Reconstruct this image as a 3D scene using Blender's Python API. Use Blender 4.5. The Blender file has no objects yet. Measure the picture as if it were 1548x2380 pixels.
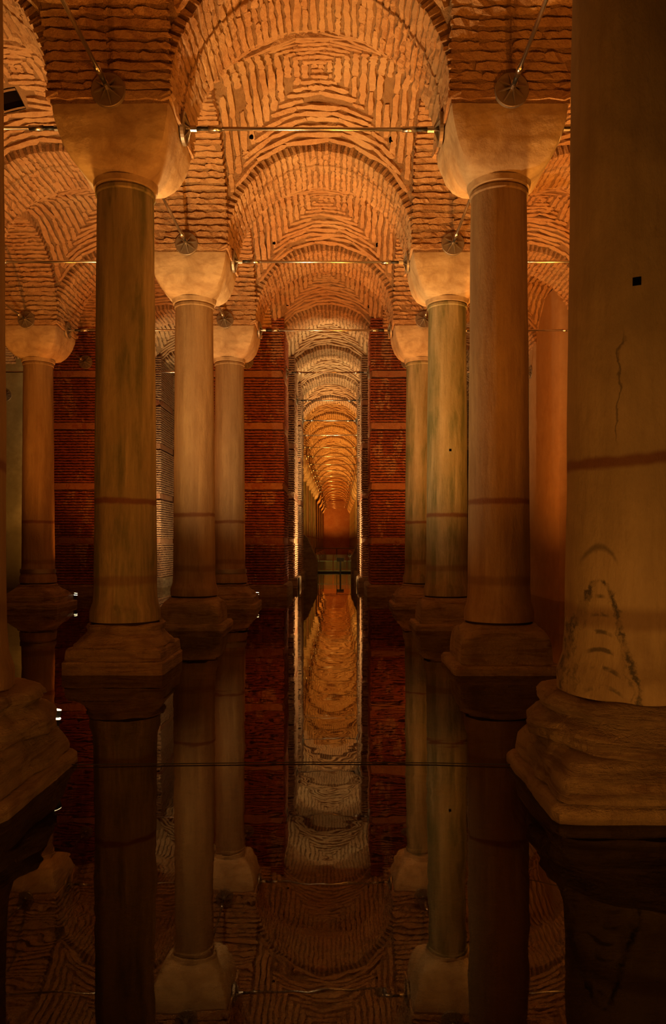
import bpy, math, random
import numpy as np
from mathutils import Matrix, Vector
from math import pi, sin, cos, sqrt

random.seed(7)
SC = bpy.context.scene
COL = SC.collection

# ------------------------------------------------------------------ camera
F_PX = 1824.0
cam_d = bpy.data.cameras.new('camera')
cam_d.sensor_fit = 'HORIZONTAL'
cam_d.sensor_width = 36.0
cam_d.lens = 36.0 * F_PX / 1548.0
cam_d.shift_x = -13.0 / 1548.0
cam_d.shift_y = 72.0 / 1548.0
cam_d.clip_start = 0.05
cam_d.clip_end = 400
cam = bpy.data.objects.new('camera', cam_d)
COL.objects.link(cam)
cam.location = (0, 0, 1.6)
cam.rotation_euler = (pi / 2, 0, 0)
SC.camera = cam

# ------------------------------------------------------------------ world, exposure
w = bpy.data.worlds.new('world')
SC.world = w
w.use_nodes = True
w.node_tree.nodes['Background'].inputs[0].default_value = (1.0, 0.5, 0.18, 1)
w.node_tree.nodes['Background'].inputs[1].default_value = 0.0
SC.view_settings.view_transform = 'Standard'
SC.view_settings.look = 'None'
SC.view_settings.gamma = 1.0
SC.view_settings.use_curve_mapping = False
SC.view_settings.exposure = 0.0
SC.cycles.max_bounces = 5
SC.cycles.diffuse_bounces = 3
SC.cycles.glossy_bounces = 3
SC.cycles.transparent_max_bounces = 6
SC.cycles.sample_clamp_indirect = 4.0
SC.cycles.use_adaptive_sampling = True
SC.cycles.adaptive_threshold = 0.08

# ------------------------------------------------------------------ layout
X0, S = -2.74, 4.8                 # column line at the left of the centre aisle, spacing
def CX(i): return X0 + S * i       # column lines, i = 0 left, 1 right of the aisle
def RY(n): return 5.3 + S * n      # rows away from the camera
ZS = 7.0                           # springing height
HB = 0.72                          # half impost
RI = S / 2 - HB                    # arch radius 1.68
RO = RI + 0.13                     # edge of the vault above the arch
LAST = 24

# lamp colours (linear) and strengths
ORANGE = (1.0, 0.31, 0.035)
DEEP = (1.0, 0.24, 0.02)
AMBER = (1.0, 0.43, 0.075)
WARM = (1.0, 0.38, 0.06)
CREAM = (1.0, 0.66, 0.30)
PALE = (1.0, 0.72, 0.36)

# ------------------------------------------------------------------ materials
def mat(name):
    m = bpy.data.materials.new(name)
    m.use_nodes = True
    nt = m.node_tree
    b = nt.nodes['Principled BSDF']
    return m, nt, b
def nd(nt, t, **kw):
    n = nt.nodes.new(t)
    for k, v in kw.items():
        if k.startswith('i_'):
            n.inputs[k[2:]].default_value = v
        elif k.startswith('n_'):
            n.inputs[int(k[2:])].default_value = v
        else:
            setattr(n, k, v)
    return n
def lk(nt, a, b): nt.links.new(a, b)
def ramp(nt, stops, fac):
    r = nt.nodes.new('ShaderNodeValToRGB')
    el = r.color_ramp.elements
    while len(el) < len(stops): el.new(0.5)
    for e, (p, c) in zip(el, stops):
        e.position = p
        e.color = (c, c, c, 1) if isinstance(c, (int, float)) else (*c, 1)
    lk(nt, fac, r.inputs[0])
    return r.outputs[0]
def noise(nt, vec, scale, detail=4, rough=0.55, dist=0.0):
    n = nd(nt, 'ShaderNodeTexNoise')
    n.inputs['Scale'].default_value = scale
    n.inputs['Detail'].default_value = detail
    n.inputs['Roughness'].default_value = rough
    n.inputs['Distortion'].default_value = dist
    if vec is not None: lk(nt, vec, n.inputs['Vector'])
    return n.outputs[0]
def mapping(nt, vec, scale):
    n = nd(nt, 'ShaderNodeMapping')
    n.inputs['Scale'].default_value = scale
    lk(nt, vec, n.inputs['Vector'])
    return n.outputs[0]
def mixc(nt, fac, a, b, mode='MIX'):
    n = nd(nt, 'ShaderNodeMix', data_type='RGBA', blend_type=mode)
    for sock, v in ((n.inputs[0], fac), (n.inputs[6], a), (n.inputs[7], b)):
        if isinstance(v, (int, float)): sock.default_value = v
        elif isinstance(v, tuple): sock.default_value = (*v, 1)
        else: lk(nt, v, sock)
    return n.outputs[2]
def math_(nt, op, a, b=0.0, c=0.0):
    n = nd(nt, 'ShaderNodeMath', operation=op)
    for i, v in enumerate((a, b, c)):
        if isinstance(v, (int, float)): n.inputs[i].default_value = v
        else: lk(nt, v, n.inputs[i])
    return n.outputs[0]
def bump(nt, b, h, strength, dist):
    n = nd(nt, 'ShaderNodeBump')
    n.inputs['Strength'].default_value = strength
    n.inputs['Distance'].default_value = dist
    lk(nt, h, n.inputs['Height'])
    lk(nt, n.outputs[0], b.inputs['Normal'])

def masonry(name, ca, cb, cc, rough=0.9, bstr=0.9, bd=0.05, sc=9.0, patch=None, damp=False):
    m, nt, b = mat(name)
    pos = nd(nt, 'ShaderNodeNewGeometry').outputs['Position']
    big = noise(nt, pos, 0.9, 3)
    fine = noise(nt, pos, sc, 6, 0.65)
    c = mixc(nt, ramp(nt, [(0.35, 0.0), (0.65, 1.0)], fine), ca, cb)
    c = mixc(nt, ramp(nt, [(0.42, 0.0), (0.68, 0.75)], big), c, cc)
    if patch:
        pm = noise(nt, mapping(nt, pos, (1.0, 1.0, 0.6)), 1.7, 8, 0.72)
        c = mixc(nt, ramp(nt, [(0.56, 0.0), (0.60, 0.8)], pm), c, patch)
    if damp:
        sz = nd(nt, 'ShaderNodeSeparateXYZ'); lk(nt, pos, sz.inputs[0])
        zz = math_(nt, 'ADD', sz.outputs['Z'], math_(nt, 'MULTIPLY', math_(nt, 'SUBTRACT', big, 0.5), 1.2))
        dm = nd(nt, 'ShaderNodeMapRange', interpolation_type='SMOOTHSTEP')
        dm.inputs[1].default_value = 1.9; dm.inputs[2].default_value = 2.5; dm.inputs[3].default_value = 0.75; dm.inputs[4].default_value = 0.0
        lk(nt, zz, dm.inputs[0])
        c = mixc(nt, dm.outputs[0], c, (0.13, 0.095, 0.045))
    oi = nd(nt, 'ShaderNodeObjectInfo').outputs['Random']
    c = mixc(nt, math_(nt, 'MULTIPLY', oi, 0.35), c, cb)
    lk(nt, c, b.inputs['Base Color'])
    b.inputs['Roughness'].default_value = rough
    b.inputs['Specular IOR Level'].default_value = 0.2
    f2 = noise(nt, pos, sc * 2.6, 5, 0.7)
    bump(nt, b, f2, bstr, bd)
    return m

M = {}
M['vault_brick'] = masonry('vault_brick', (0.60, 0.35, 0.165), (0.44, 0.225, 0.095), (0.64, 0.43, 0.22))
M['vault_mortar'] = masonry('vault_mortar', (0.40, 0.23, 0.105), (0.27, 0.14, 0.06), (0.48, 0.31, 0.15), bstr=1.0, bd=0.06)
M['pier_brick'] = masonry('pier_brick', (0.36, 0.10, 0.04), (0.24, 0.06, 0.022), (0.42, 0.15, 0.06), patch=(0.52, 0.30, 0.15))
M['pier_mortar'] = masonry('pier_mortar', (0.14, 0.06, 0.035), (0.09, 0.035, 0.02), (0.20, 0.10, 0.06))
M['lit_pale_brick'] = masonry('lit_pale_brick', (0.52, 0.30, 0.16), (0.40, 0.21, 0.10), (0.56, 0.36, 0.21))  # rear pillar brick, paled so its colour carries the strong passage light
M['band_stone'] = masonry('band_stone', (0.46, 0.25, 0.12), (0.36, 0.17, 0.08), (0.40, 0.15, 0.07), bstr=0.9, patch=(0.30, 0.085, 0.035))
M['plaster'] = masonry('plaster', (0.46, 0.37, 0.18), (0.30, 0.23, 0.10), (0.24, 0.19, 0.085), damp=True, bstr=0.25, bd=0.02, sc=3.0)
M['warm_plaster'] = masonry('warm_plaster', (0.46, 0.28, 0.13), (0.36, 0.20, 0.08), (0.40, 0.25, 0.12), bstr=0.2, bd=0.02, sc=2.5)
M['floor'] = masonry('floor_stone', (0.16, 0.10, 0.06), (0.09, 0.055, 0.03), (0.20, 0.13, 0.08))
M['wall'] = masonry('wall_brick', (0.42, 0.20, 0.10), (0.32, 0.14, 0.07), (0.46, 0.27, 0.15))

def base_stone(name, wet=True):
    m, nt, b = mat(name)
    pos = nd(nt, 'ShaderNodeNewGeometry').outputs['Position']
    n1 = noise(nt, pos, 3.0, 6, 0.65, 0.6)
    n2 = noise(nt, mapping(nt, pos, (1.1, 1.1, 9)), 1.8, 7, 0.68, 0.5)
    c = mixc(nt, ramp(nt, [(0.35, 0.0), (0.68, 1.0)], n1), (0.36, 0.25, 0.13), (0.21, 0.13, 0.065))
    c = mixc(nt, ramp(nt, [(0.5, 0.0), (0.62, 0.75)], n2), c, (0.15, 0.075, 0.035))
    lk(nt, c, b.inputs['Base Color'])
    b.inputs['Roughness'].default_value = 0.6
    b.inputs['Specular IOR Level'].default_value = 0.35
    h = math_(nt, 'ADD', n2, math_(nt, 'MULTIPLY', noise(nt, pos, 22, 5, 0.7), 0.5))
    bump(nt, b, h, 1.0, 0.08)
    return m
M['base'] = base_stone('base_stone')

def marble(name, light, dark, veil, streak=1.0, lean=0.0, rust=0.6, veins=False):
    m, nt, b = mat(name)
    pos = nd(nt, 'ShaderNodeNewGeometry').outputs['Position']
    tc = nd(nt, 'ShaderNodeTexCoord').outputs['Object']
    mp = nd(nt, 'ShaderNodeMapping')
    mp.inputs['Scale'].default_value = (6, 6, 0.55)
    mp.inputs['Rotation'].default_value = (0, lean, 0)
    lk(nt, tc, mp.inputs['Vector'])
    st = noise(nt, mp.outputs[0], 1.0, 6, 0.62, 0.5)
    blot = noise(nt, tc, 1.1, 5, 0.6, 0.4)
    mp2 = nd(nt, 'ShaderNodeMapping')
    mp2.inputs['Scale'].default_value = (17, 17, 2.6)
    mp2.inputs['Rotation'].default_value = (0, lean * 1.6, 0)
    lk(nt, tc, mp2.inputs['Vector'])
    st2 = noise(nt, mp2.outputs[0], 1.0, 5, 0.7, 0.3)
    c = mixc(nt, ramp(nt, [(0.36, 0.0), (0.62, streak)], st), light, dark)
    c = mixc(nt, ramp(nt, [(0.52, 0.0), (0.75, 0.45 * streak)], st2), c, tuple(x * .5 for x in dark))
    c = mixc(nt, ramp(nt, [(0.28, 0.25 * streak), (0.46, 0.0)], st2), c, tuple(min(1, x * 1.25) for x in light))
    c = mixc(nt, ramp(nt, [(0.45, 0.0), (0.7, 0.8)], blot), c, veil)
    sep = nd(nt, 'ShaderNodeSeparateXYZ'); lk(nt, pos, sep.inputs[0])
    z = sep.outputs['Z']
    wob = noise(nt, pos, 2.2, 4)
    zw = math_(nt, 'ADD', z, math_(nt, 'MULTIPLY', math_(nt, 'SUBTRACT', wob, 0.5), 0.10))
    def band(zc, hw, amt):
        d = math_(nt, 'ABSOLUTE', math_(nt, 'SUBTRACT', zw, zc))
        r = nd(nt, 'ShaderNodeMapRange', interpolation_type='SMOOTHSTEP')
        r.inputs[1].default_value = hw * 0.3; r.inputs[2].default_value = hw
        r.inputs[3].default_value = amt; r.inputs[4].default_value = 0.0
        lk(nt, d, r.inputs[0])
        return r.outputs[0]
    c = mixc(nt, band(2.12, 0.055, 0.85), c, (0.16, 0.055, 0.02))
    c = mixc(nt, band(1.13, 0.09, 0.55), c, (0.15, 0.07, 0.03))
    # damp, algae-stained foot of the shaft
    r = nd(nt, 'ShaderNodeMapRange', interpolation_type='SMOOTHSTEP')
    r.inputs[1].default_value = 0.75; r.inputs[2].default_value = 1.25
    r.inputs[3].default_value = 1.0; r.inputs[4].default_value = 0.0
    zz = math_(nt, 'ADD', z, math_(nt, 'MULTIPLY', math_(nt, 'SUBTRACT', noise(nt, mp.outputs[0], 1.4, 4), 0.5), 1.4))
    lk(nt, zz, r.inputs[0])
    spots = ramp(nt, [(0.4, 0.35), (0.65, 0.95)], noise(nt, tc, 5.0, 5, 0.65))
    c = mixc(nt, math_(nt, 'MULTIPLY', math_(nt, 'MULTIPLY', r.outputs[0], spots), rust), c, (0.17, 0.10, 0.05))
    if veins:
        x = sep.outputs['X']
        # bell-shaped dark vein on the near right shaft
        nz = math_(nt, 'MULTIPLY', math_(nt, 'SUBTRACT', noise(nt, pos, 11, 7, 0.72), 0.5), 0.13)
        wdt = math_(nt, 'MULTIPLY', math_(nt, 'POWER', math_(nt, 'MAXIMUM', math_(nt, 'SUBTRACT', 1.37, z), 0.0), 0.62), 0.215)
        dx = math_(nt, 'ABSOLUTE', math_(nt, 'SUBTRACT', x, 1.66))
        d = math_(nt, 'ABSOLUTE', math_(nt, 'ADD', math_(nt, 'SUBTRACT', dx, wdt), nz))
        brk0 = ramp(nt, [(0.40, 0.25), (0.58, 1.0)], noise(nt, pos, 13, 4))
        line = math_(nt, 'MULTIPLY', ramp(nt, [(0.004, 0.95), (0.020, 0.0)], d), brk0)
        d_in = math_(nt, 'ABSOLUTE', math_(nt, 'ADD', math_(nt, 'SUBTRACT', dx, math_(nt, 'MULTIPLY', wdt, 0.78)), nz))
        line = math_(nt, 'MAXIMUM', line, math_(nt, 'MULTIPLY', ramp(nt, [(0.002, 0.6), (0.009, 0.0)], d_in), brk0))
        inz = ramp(nt, [(0.0, 0.0), (0.02, 1.0)], math_(nt, 'SUBTRACT', 1.375, z))
        line = math_(nt, 'MULTIPLY', line, inz)
        # stacked arcs inside the bell
        arc = math_(nt, 'SINE', math_(nt, 'MULTIPLY', math_(nt, 'ADD', z, math_(nt, 'MULTIPLY', math_(nt, 'MULTIPLY', dx, dx), 6.0)), 56.0))
        arc = ramp(nt, [(0.55, 0.0), (0.95, 0.8)], math_(nt, 'ADD', arc, math_(nt, 'MULTIPLY', nz, 9.0)))
        ins = ramp(nt, [(0.0, 0.0), (0.03, 1.0)], math_(nt, 'SUBTRACT', math_(nt, 'MULTIPLY', wdt, 0.55), dx))
        brk = ramp(nt, [(0.42, 0.0), (0.52, 1.0)], noise(nt, pos, 9, 3))
        arc = math_(nt, 'MULTIPLY', math_(nt, 'MULTIPLY', arc, ins), brk)
        # small hood above it and thin cracks higher up
        d2 = math_(nt, 'ABSOLUTE', math_(nt, 'SUBTRACT', math_(nt, 'ADD', math_(nt, 'MULTIPLY', math_(nt, 'MULTIPLY', dx, dx), 14.0), z), 1.575))
        hood = math_(nt, 'MULTIPLY', ramp(nt, [(0.006, 0.6), (0.03, 0.0)], math_(nt, 'ADD', d2, math_(nt, 'MULTIPLY', nz, 0.4))), ramp(nt, [(0.06, 1.0), (0.09, 0.0)], dx))
        nz3 = math_(nt, 'MULTIPLY', math_(nt, 'SUBTRACT', noise(nt, mapping(nt, pos, (3, 3, 2.2)), 1.0, 5), 0.5), 0.28)
        crk = math_(nt, 'ABSOLUTE', math_(nt, 'ADD', math_(nt, 'SUBTRACT', x, 1.78), nz3))
        crk = ramp(nt, [(0.002, 0.7), (0.007, 0.0)], crk)
        zr = math_(nt, 'MULTIPLY', ramp(nt, [(0.0, 0.0), (0.1, 1.0)], math_(nt, 'SUBTRACT', z, 2.2)), ramp(nt, [(0.0, 0.0), (0.1, 1.0)], math_(nt, 'SUBTRACT', 2.95, z)))
        crk = math_(nt, 'MULTIPLY', crk, zr)
        v = math_(nt, 'MAXIMUM', math_(nt, 'MAXIMUM', line, arc), math_(nt, 'MAXIMUM', hood, crk))
        c = mixc(nt, v, c, (0.055, 0.045, 0.03))
    lk(nt, c, b.inputs['Base Color'])
    b.inputs['Roughness'].default_value = 0.62
    b.inputs['Specular IOR Level'].default_value = 0.3
    bump(nt, b, noise(nt, mapping(nt, tc, (16, 16, 6)), 1.0, 6, 0.7), 0.6, 0.025)
    return m
M['marble_a'] = marble('marble_plain', (0.38, 0.255, 0.125), (0.25, 0.15, 0.068), (0.29, 0.18, 0.09))
M['marble_b'] = marble('marble_streaked', (0.42, 0.33, 0.18), (0.155, 0.14, 0.055), (0.30, 0.22, 0.10), lean=0.16)
M['marble_c'] = marble('marble_veined', (0.43, 0.32, 0.17), (0.31, 0.22, 0.11), (0.25, 0.18, 0.085), streak=0.6, veins=True)
def capital_mat():
    m, nt, b = mat('capital_marble')
    tc = nd(nt, 'ShaderNodeTexCoord').outputs['Object']
    n1 = noise(nt, tc, 3.0, 6, 0.62, 0.6)
    n2 = noise(nt, mapping(nt, tc, (3, 3, 10)), 1.2, 5, 0.6, 0.8)
    c = mixc(nt, ramp(nt, [(0.4, 0.0), (0.7, 1.0)], n1), (0.54, 0.39, 0.22), (0.34, 0.215, 0.105))
    c = mixc(nt, ramp(nt, [(0.5, 0.0), (0.75, 0.7)], n2), c, (0.36, 0.24, 0.13))
    lk(nt, c, b.inputs['Base Color'])
    b.inputs['Roughness'].default_value = 0.75
    b.inputs['Specular IOR Level'].default_value = 0.25
    bump(nt, b, noise(nt, tc, 12, 6, 0.65), 0.4, 0.03)
    return m
M['capital'] = capital_mat()
def simple(name, col, rough, metal=0.0, emit=None, es=0.0, spec=0.5):
    m, nt, b = mat(name)
    pos = nd(nt, 'ShaderNodeTexCoord').outputs['Object']
    c = mixc(nt, math_(nt, 'MULTIPLY', noise(nt, pos, 30, 3), 0.5), col, tuple(x * 0.6 for x in col))
    lk(nt, c, b.inputs['Base Color'])
    b.inputs['Roughness'].default_value = rough
    b.inputs['Metallic'].default_value = metal
    b.inputs['Specular IOR Level'].default_value = spec
    if emit:
        b.inputs['Emission Color'].default_value = (*emit, 1)
        b.inputs['Emission Strength'].default_value = es
    return m
M['steel'] = simple('brushed_steel', (0.72, 0.66, 0.58), 0.28, 1.0)
M['dull_steel'] = simple('dull_steel', (0.34, 0.27, 0.19), 0.5, 0.7)
M['black'] = simple('black_metal', (0.02, 0.017, 0.013), 0.5)
M['dark'] = simple('dark_void', (0.004, 0.003, 0.002), 1.0, spec=0.0)
M['joint'] = simple('dark_joint_and_shade', (0.03, 0.018, 0.01), 0.95, spec=0.1)
M['glow'] = simple('lamp_glow', (1, 0.9, 0.6), 0.4, emit=(1.0, 0.80, 0.42), es=9.0)
M['glow'].cycles.emission_sampling = 'NONE'
M['copper'] = simple('coin_copper', (0.75, 0.38, 0.14), 0.35, 0.6)
def glass_mat():
    m, nt, b = mat('green_glass')
    out = nt.nodes['Material Output']
    tr = nd(nt, 'ShaderNodeBsdfTransparent'); tr.inputs[0].default_value = (0.86, 0.95, 0.88, 1)
    gl = nd(nt, 'ShaderNodeBsdfGlossy'); gl.inputs[0].default_value = (0.8, 1, 0.85, 1); gl.inputs[1].default_value = 0.2
    fr = nd(nt, 'ShaderNodeFresnel'); fr.inputs[0].default_value = 1.45
    mx = nd(nt, 'ShaderNodeMixShader')
    lk(nt, fr.outputs[0], mx.inputs[0]); lk(nt, tr.outputs[0], mx.inputs[1]); lk(nt, gl.outputs[0], mx.inputs[2])
    lk(nt, mx.outputs[0], out.inputs[0])
    return m
M['glass'] = glass_mat()
M['glass_edge'] = simple('green_glass_edge_lit', (0.50, 0.85, 0.62), 0.25)  # green lightened to paint in the light caught along the edges
def water_mat():
    m, nt, b = mat('cistern_water')
    out = nt.nodes['Material Output']
    pos = nd(nt, 'ShaderNodeNewGeometry').outputs['Position']
    h = math_(nt, 'ADD', noise(nt, pos, 2.2, 2, 0.5, 0.4), math_(nt, 'MULTIPLY', noise(nt, pos, 0.35, 1), 3.0))
    bp = nd(nt, 'ShaderNodeBump'); bp.inputs['Strength'].default_value = 1.0; bp.inputs['Distance'].default_value = 0.0012
    lk(nt, h, bp.inputs['Height'])
    tr = nd(nt, 'ShaderNodeBsdfTransparent'); tr.inputs[0].default_value = (0.36, 0.20, 0.085, 1)
    gl = nd(nt, 'ShaderNodeBsdfGlossy'); gl.inputs[0].default_value = (1, 0.93, 0.82, 1); gl.inputs[1].default_value = 0.012
    fr = nd(nt, 'ShaderNodeFresnel'); fr.inputs[0].default_value = 1.34
    lk(nt, bp.outputs[0], gl.inputs['Normal']); lk(nt, bp.outputs[0], fr.inputs['Normal'])
    mx = nd(nt, 'ShaderNodeMixShader')
    lk(nt, fr.outputs[0], mx.inputs[0]); lk(nt, tr.outputs[0], mx.inputs[1]); lk(nt, gl.outputs[0], mx.inputs[2])
    lk(nt, mx.outputs[0], out.inputs[0])
    return m
M['water'] = water_mat()

# ------------------------------------------------------------------ helpers
def link(name, data, parent=None, m=None):
    o = bpy.data.objects.new(name, data)
    COL.objects.link(o)
    if parent is not None: o.parent = parent
    if m is not None and data is not None and not data.materials:
        data.materials.append(M[m])
    return o
def tag(o, label=None, cat=None, group=None, kind=None):
    if label: o['label'] = label
    if cat: o['category'] = cat
    if group: o['group'] = group
    if kind: o['kind'] = kind
    return o
def empty(name, loc):
    o = bpy.data.objects.new(name, None)
    COL.objects.link(o)
    o.location = loc
    o.empty_display_size = 0.2
    return o
def mesh(name, v, f, m=None, smooth=False):
    me = bpy.data.meshes.new(name)
    me.from_pydata([tuple(p) for p in v], [], f)
    if m: me.materials.append(M[m])
    if smooth:
        me.polygons.foreach_set('use_smooth', [True] * len(me.polygons))
    me.update()
    return me
class MB:
    def __init__(s): s.v = []; s.f = []
    def add(s, v, f):
        k = len(s.v); s.v += [tuple(p) for p in v]; s.f += [tuple(i + k for i in q) for q in f]; return s
    def box(s, x0, x1, y0, y1, z0, z1):
        v = [(x, y, z) for z in (z0, z1) for y in (y0, y1) for x in (x0, x1)]
        return s.add(v, [(0, 2, 3, 1), (4, 5, 7, 6), (0, 1, 5, 4), (2, 6, 7, 3), (0, 4, 6, 2), (1, 3, 7, 5)])
    def tube(s, pts, r, n=10, cap=True):
        pts = [Vector(p) for p in pts]
        v = []; f = []
        rs = r if isinstance(r, (list, tuple)) else [r] * len(pts)
        for i, p in enumerate(pts):
            a = pts[max(i - 1, 0)]; b = pts[min(i + 1, len(pts) - 1)]
            d = (b - a).normalized()
            u = d.orthogonal().normalized() if i == 0 else (u - d * u.dot(d)).normalized()
            t = d.cross(u)
            for k in range(n):
                q = 2 * pi * k / n
                v.append(p + (u * cos(q) + t * sin(q)) * rs[i])
        for i in range(len(pts) - 1):
            for k in range(n):
                k2 = (k + 1) % n
                f.append((i * n + k, i * n + k2, (i + 1) * n + k2, (i + 1) * n + k))
        if cap:
            f.append(tuple(range(n - 1, -1, -1)))
            f.append(tuple((len(pts) - 1) * n + k for k in range(n)))
        return s.add(v, f)
    def mesh(s, name, m, smooth=False): return mesh(name, s.v, s.f, m, smooth)
    def obj(s, name, m, parent=None, smooth=False): return link(name, s.mesh(name, m, smooth), parent)
def smooth_by_angle(me, ang=40):
    # smooth faces, sharp edges above ang
    me.polygons.foreach_set('use_smooth', [True] * len(me.polygons))
    nrm = [p.normal.copy() for p in me.polygons]
    ef = {}
    for p in me.polygons:
        for k in p.edge_keys: ef.setdefault(k, []).append(p.index)
    lim = cos(math.radians(ang))
    idx = {tuple(sorted(e.vertices)): e.index for e in me.edges}
    for k, fs in ef.items():
        if len(fs) == 2 and nrm[fs[0]].dot(nrm[fs[1]]) < lim:
            me.edges[idx[tuple(sorted(k))]].use_edge_sharp = True
from mathutils import noise as mn
def loft(name, rings, m, n=64, amp=0.0, freq=3.0, seed=0, cap=True, ang=35, dense=None, clip=None):
    """rings: (z, half, squareness[, dx, dy]); dense inserts levels between rings; amp erodes the surface"""
    if dense:
        out = []
        for a, b in zip(rings[:-1], rings[1:]):
            a = tuple(a) + (0, 0) if len(a) == 3 else a; b = tuple(b) + (0, 0) if len(b) == 3 else b
            k = max(1, int(abs(b[0] - a[0]) / dense))
            for i in range(k):
                t = i / k
                out.append(tuple(p + (q - p) * t for p, q in zip(a, b)))
        out.append(tuple(rings[-1]) + (0, 0) if len(rings[-1]) == 3 else rings[-1])
        rings = out
    v = []; f = []
    off = Vector((seed * 3.7, seed * 1.3, seed * 7.1))
    for r in rings:
        z, h, sq = r[:3]
        dx, dy = (r[3], r[4]) if len(r) > 3 else (0, 0)
        for k in range(n):
            q = 2 * pi * k / n
            c, s_ = cos(q), sin(q)
            # superellipse exponent: 2 = circle, high = square
            e = 2.0 + 22.0 * sq * sq * sq + 2.0 * sq
            rr = h / ((abs(c) ** e + abs(s_) ** e) ** (1 / e))
            p = Vector((c * rr, s_ * rr, z))
            if amp:
                a = mn.noise(p * freq + off) * amp + mn.noise(p * freq * 3.1 + off) * amp * 0.45
                p = p + Vector((c, s_, 0)) * a
                p.z += mn.noise(p * freq + off * 2) * amp * 0.5
            v.append((p.x + dx, p.y + dy, p.z))
    for i in range(len(rings) - 1):
        for k in range(n):
            k2 = (k + 1) % n
            f.append((i * n + k, i * n + k2, (i + 1) * n + k2, (i + 1) * n + k))
    if cap:
        f.append(tuple(range(n - 1, -1, -1)))
        f.append(tuple((len(rings) - 1) * n + k for k in range(n)))
    me = mesh(name, v, f, m)
    smooth_by_angle(me, ang)
    return me

ORD = ['first', 'second', 'third', 'fourth', 'fifth', 'sixth', 'seventh', 'eighth', 'ninth', 'tenth', 'eleventh', 'twelfth',
       'thirteenth', 'fourteenth', 'fifteenth', 'sixteenth', 'seventeenth', 'eighteenth', 'nineteenth', 'twentieth',
       'twenty-first', 'twenty-second', 'twenty-third', 'twenty-fourth', 'twenty-fifth']

# ------------------------------------------------------------------ bricks
def brick_arrays(seed, ns=6):
    """a unit brick (1 x 1 x 1, centred): worn block with wavy long edges"""
    rnd = random.Random(seed)
    v = []; f = []
    for i in range(ns + 1):
        x = -0.5 + i / ns
        e = 0.72 if i in (0, ns) else 1.0
        for (y, z) in ((-0.5, -0.5), (0.5, -0.5), (0.5, 0.5), (-0.5, 0.5)):
            v.append((x * 1.03 + rnd.uniform(-.03, .03), y * e * rnd.uniform(.66, 1.25) + rnd.uniform(-.09, .09), z * (rnd.uniform(.72, 1.10) if z > 0 else 1)))
    for i in range(ns):
        for k in range(4):
            k2 = (k + 1) % 4
            f.append((i * 4 + k, (i + 1) * 4 + k, (i + 1) * 4 + k2, i * 4 + k2))
    f.append((0, 1, 2, 3)); f.append((ns * 4 + 3, ns * 4 + 2, ns * 4 + 1, ns * 4))
    return np.array(v), f
BR = [brick_arrays(s) for s in range(8)]
_brick_me = {}
def brick_mesh(k, m):
    if (k, m) not in _brick_me:
        _brick_me[(k, m)] = mesh('brick', BR[k][0], BR[k][1], m)
    return _brick_me[(k, m)]
def place_bricks(parent, tf, m):
    for i, (k, mx) in enumerate(tf):
        o = bpy.data.objects.new('brick', brick_mesh(k, m))
        COL.objects.link(o)
        o.parent = parent
        o.matrix_basis = mx
def joined(name, tf, m):
    vs = []; fs = []; off = 0
    for k, mx in tf:
        a, f = BR[k]
        mm = np.array(mx)
        vs.append(a @ mm[:3, :3].T + mm[:3, 3])
        fs += [tuple(i + off for i in q) for q in f]
        off += len(a)
    return mesh(name, np.concatenate(vs), fs, m)
def frame(p, ax, ay, az, sx, sy, sz):
    return Matrix(((ax.x * sx, ay.x * sy, az.x * sz, p.x), (ax.y * sx, ay.y * sy, az.y * sz, p.y),
                   (ax.z * sx, ay.z * sy, az.z * sz, p.z), (0, 0, 0, 1)))

# ------------------------------------------------------------------ vault and arch geometry (local, springing at z = 0)
RISE = 0.38
def vz(u, v):
    a, b = abs(u), abs(v)
    mi, ma = min(a, b), max(a, b)
    # soften the groin a little
    k = 0.10
    h = max(0.0, k - abs(a - b)) / k
    mi = mi + h * h * k * 0.25
    t = ma / RI
    return sqrt(max(RO * RO - mi * mi, 0.0)) + RISE * (1 - t * t)
def vault_mesh(hole=None):
    n = 30; v = []; f = []
    for j in range(n + 1):
        for i in range(n + 1):
            u = -RI - 0.03 + (2 * RI + 0.06) * i / n; w_ = -RI - 0.03 + (2 * RI + 0.06) * j / n
            z = vz(max(-RI, min(RI, u)), max(-RI, min(RI, w_)))
            z += mn.noise(Vector((u * 2, w_ * 2, 0.3))) * 0.02
            v.append((u, w_, z))
    for j in range(n):
        for i in range(n):
            u = -RI + 2 * RI * (i + .5) / n; w_ = -RI + 2 * RI * (j + .5) / n
            if hole and abs(u - hole[0]) < hole[2] and abs(w_ - hole[1]) < hole[3]: continue
            a = j * (n + 1) + i
            f.append((a, a + n + 1, a + n + 2, a + 1))
    return mesh('vault_shell', v, f, 'vault_mortar', True)
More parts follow.
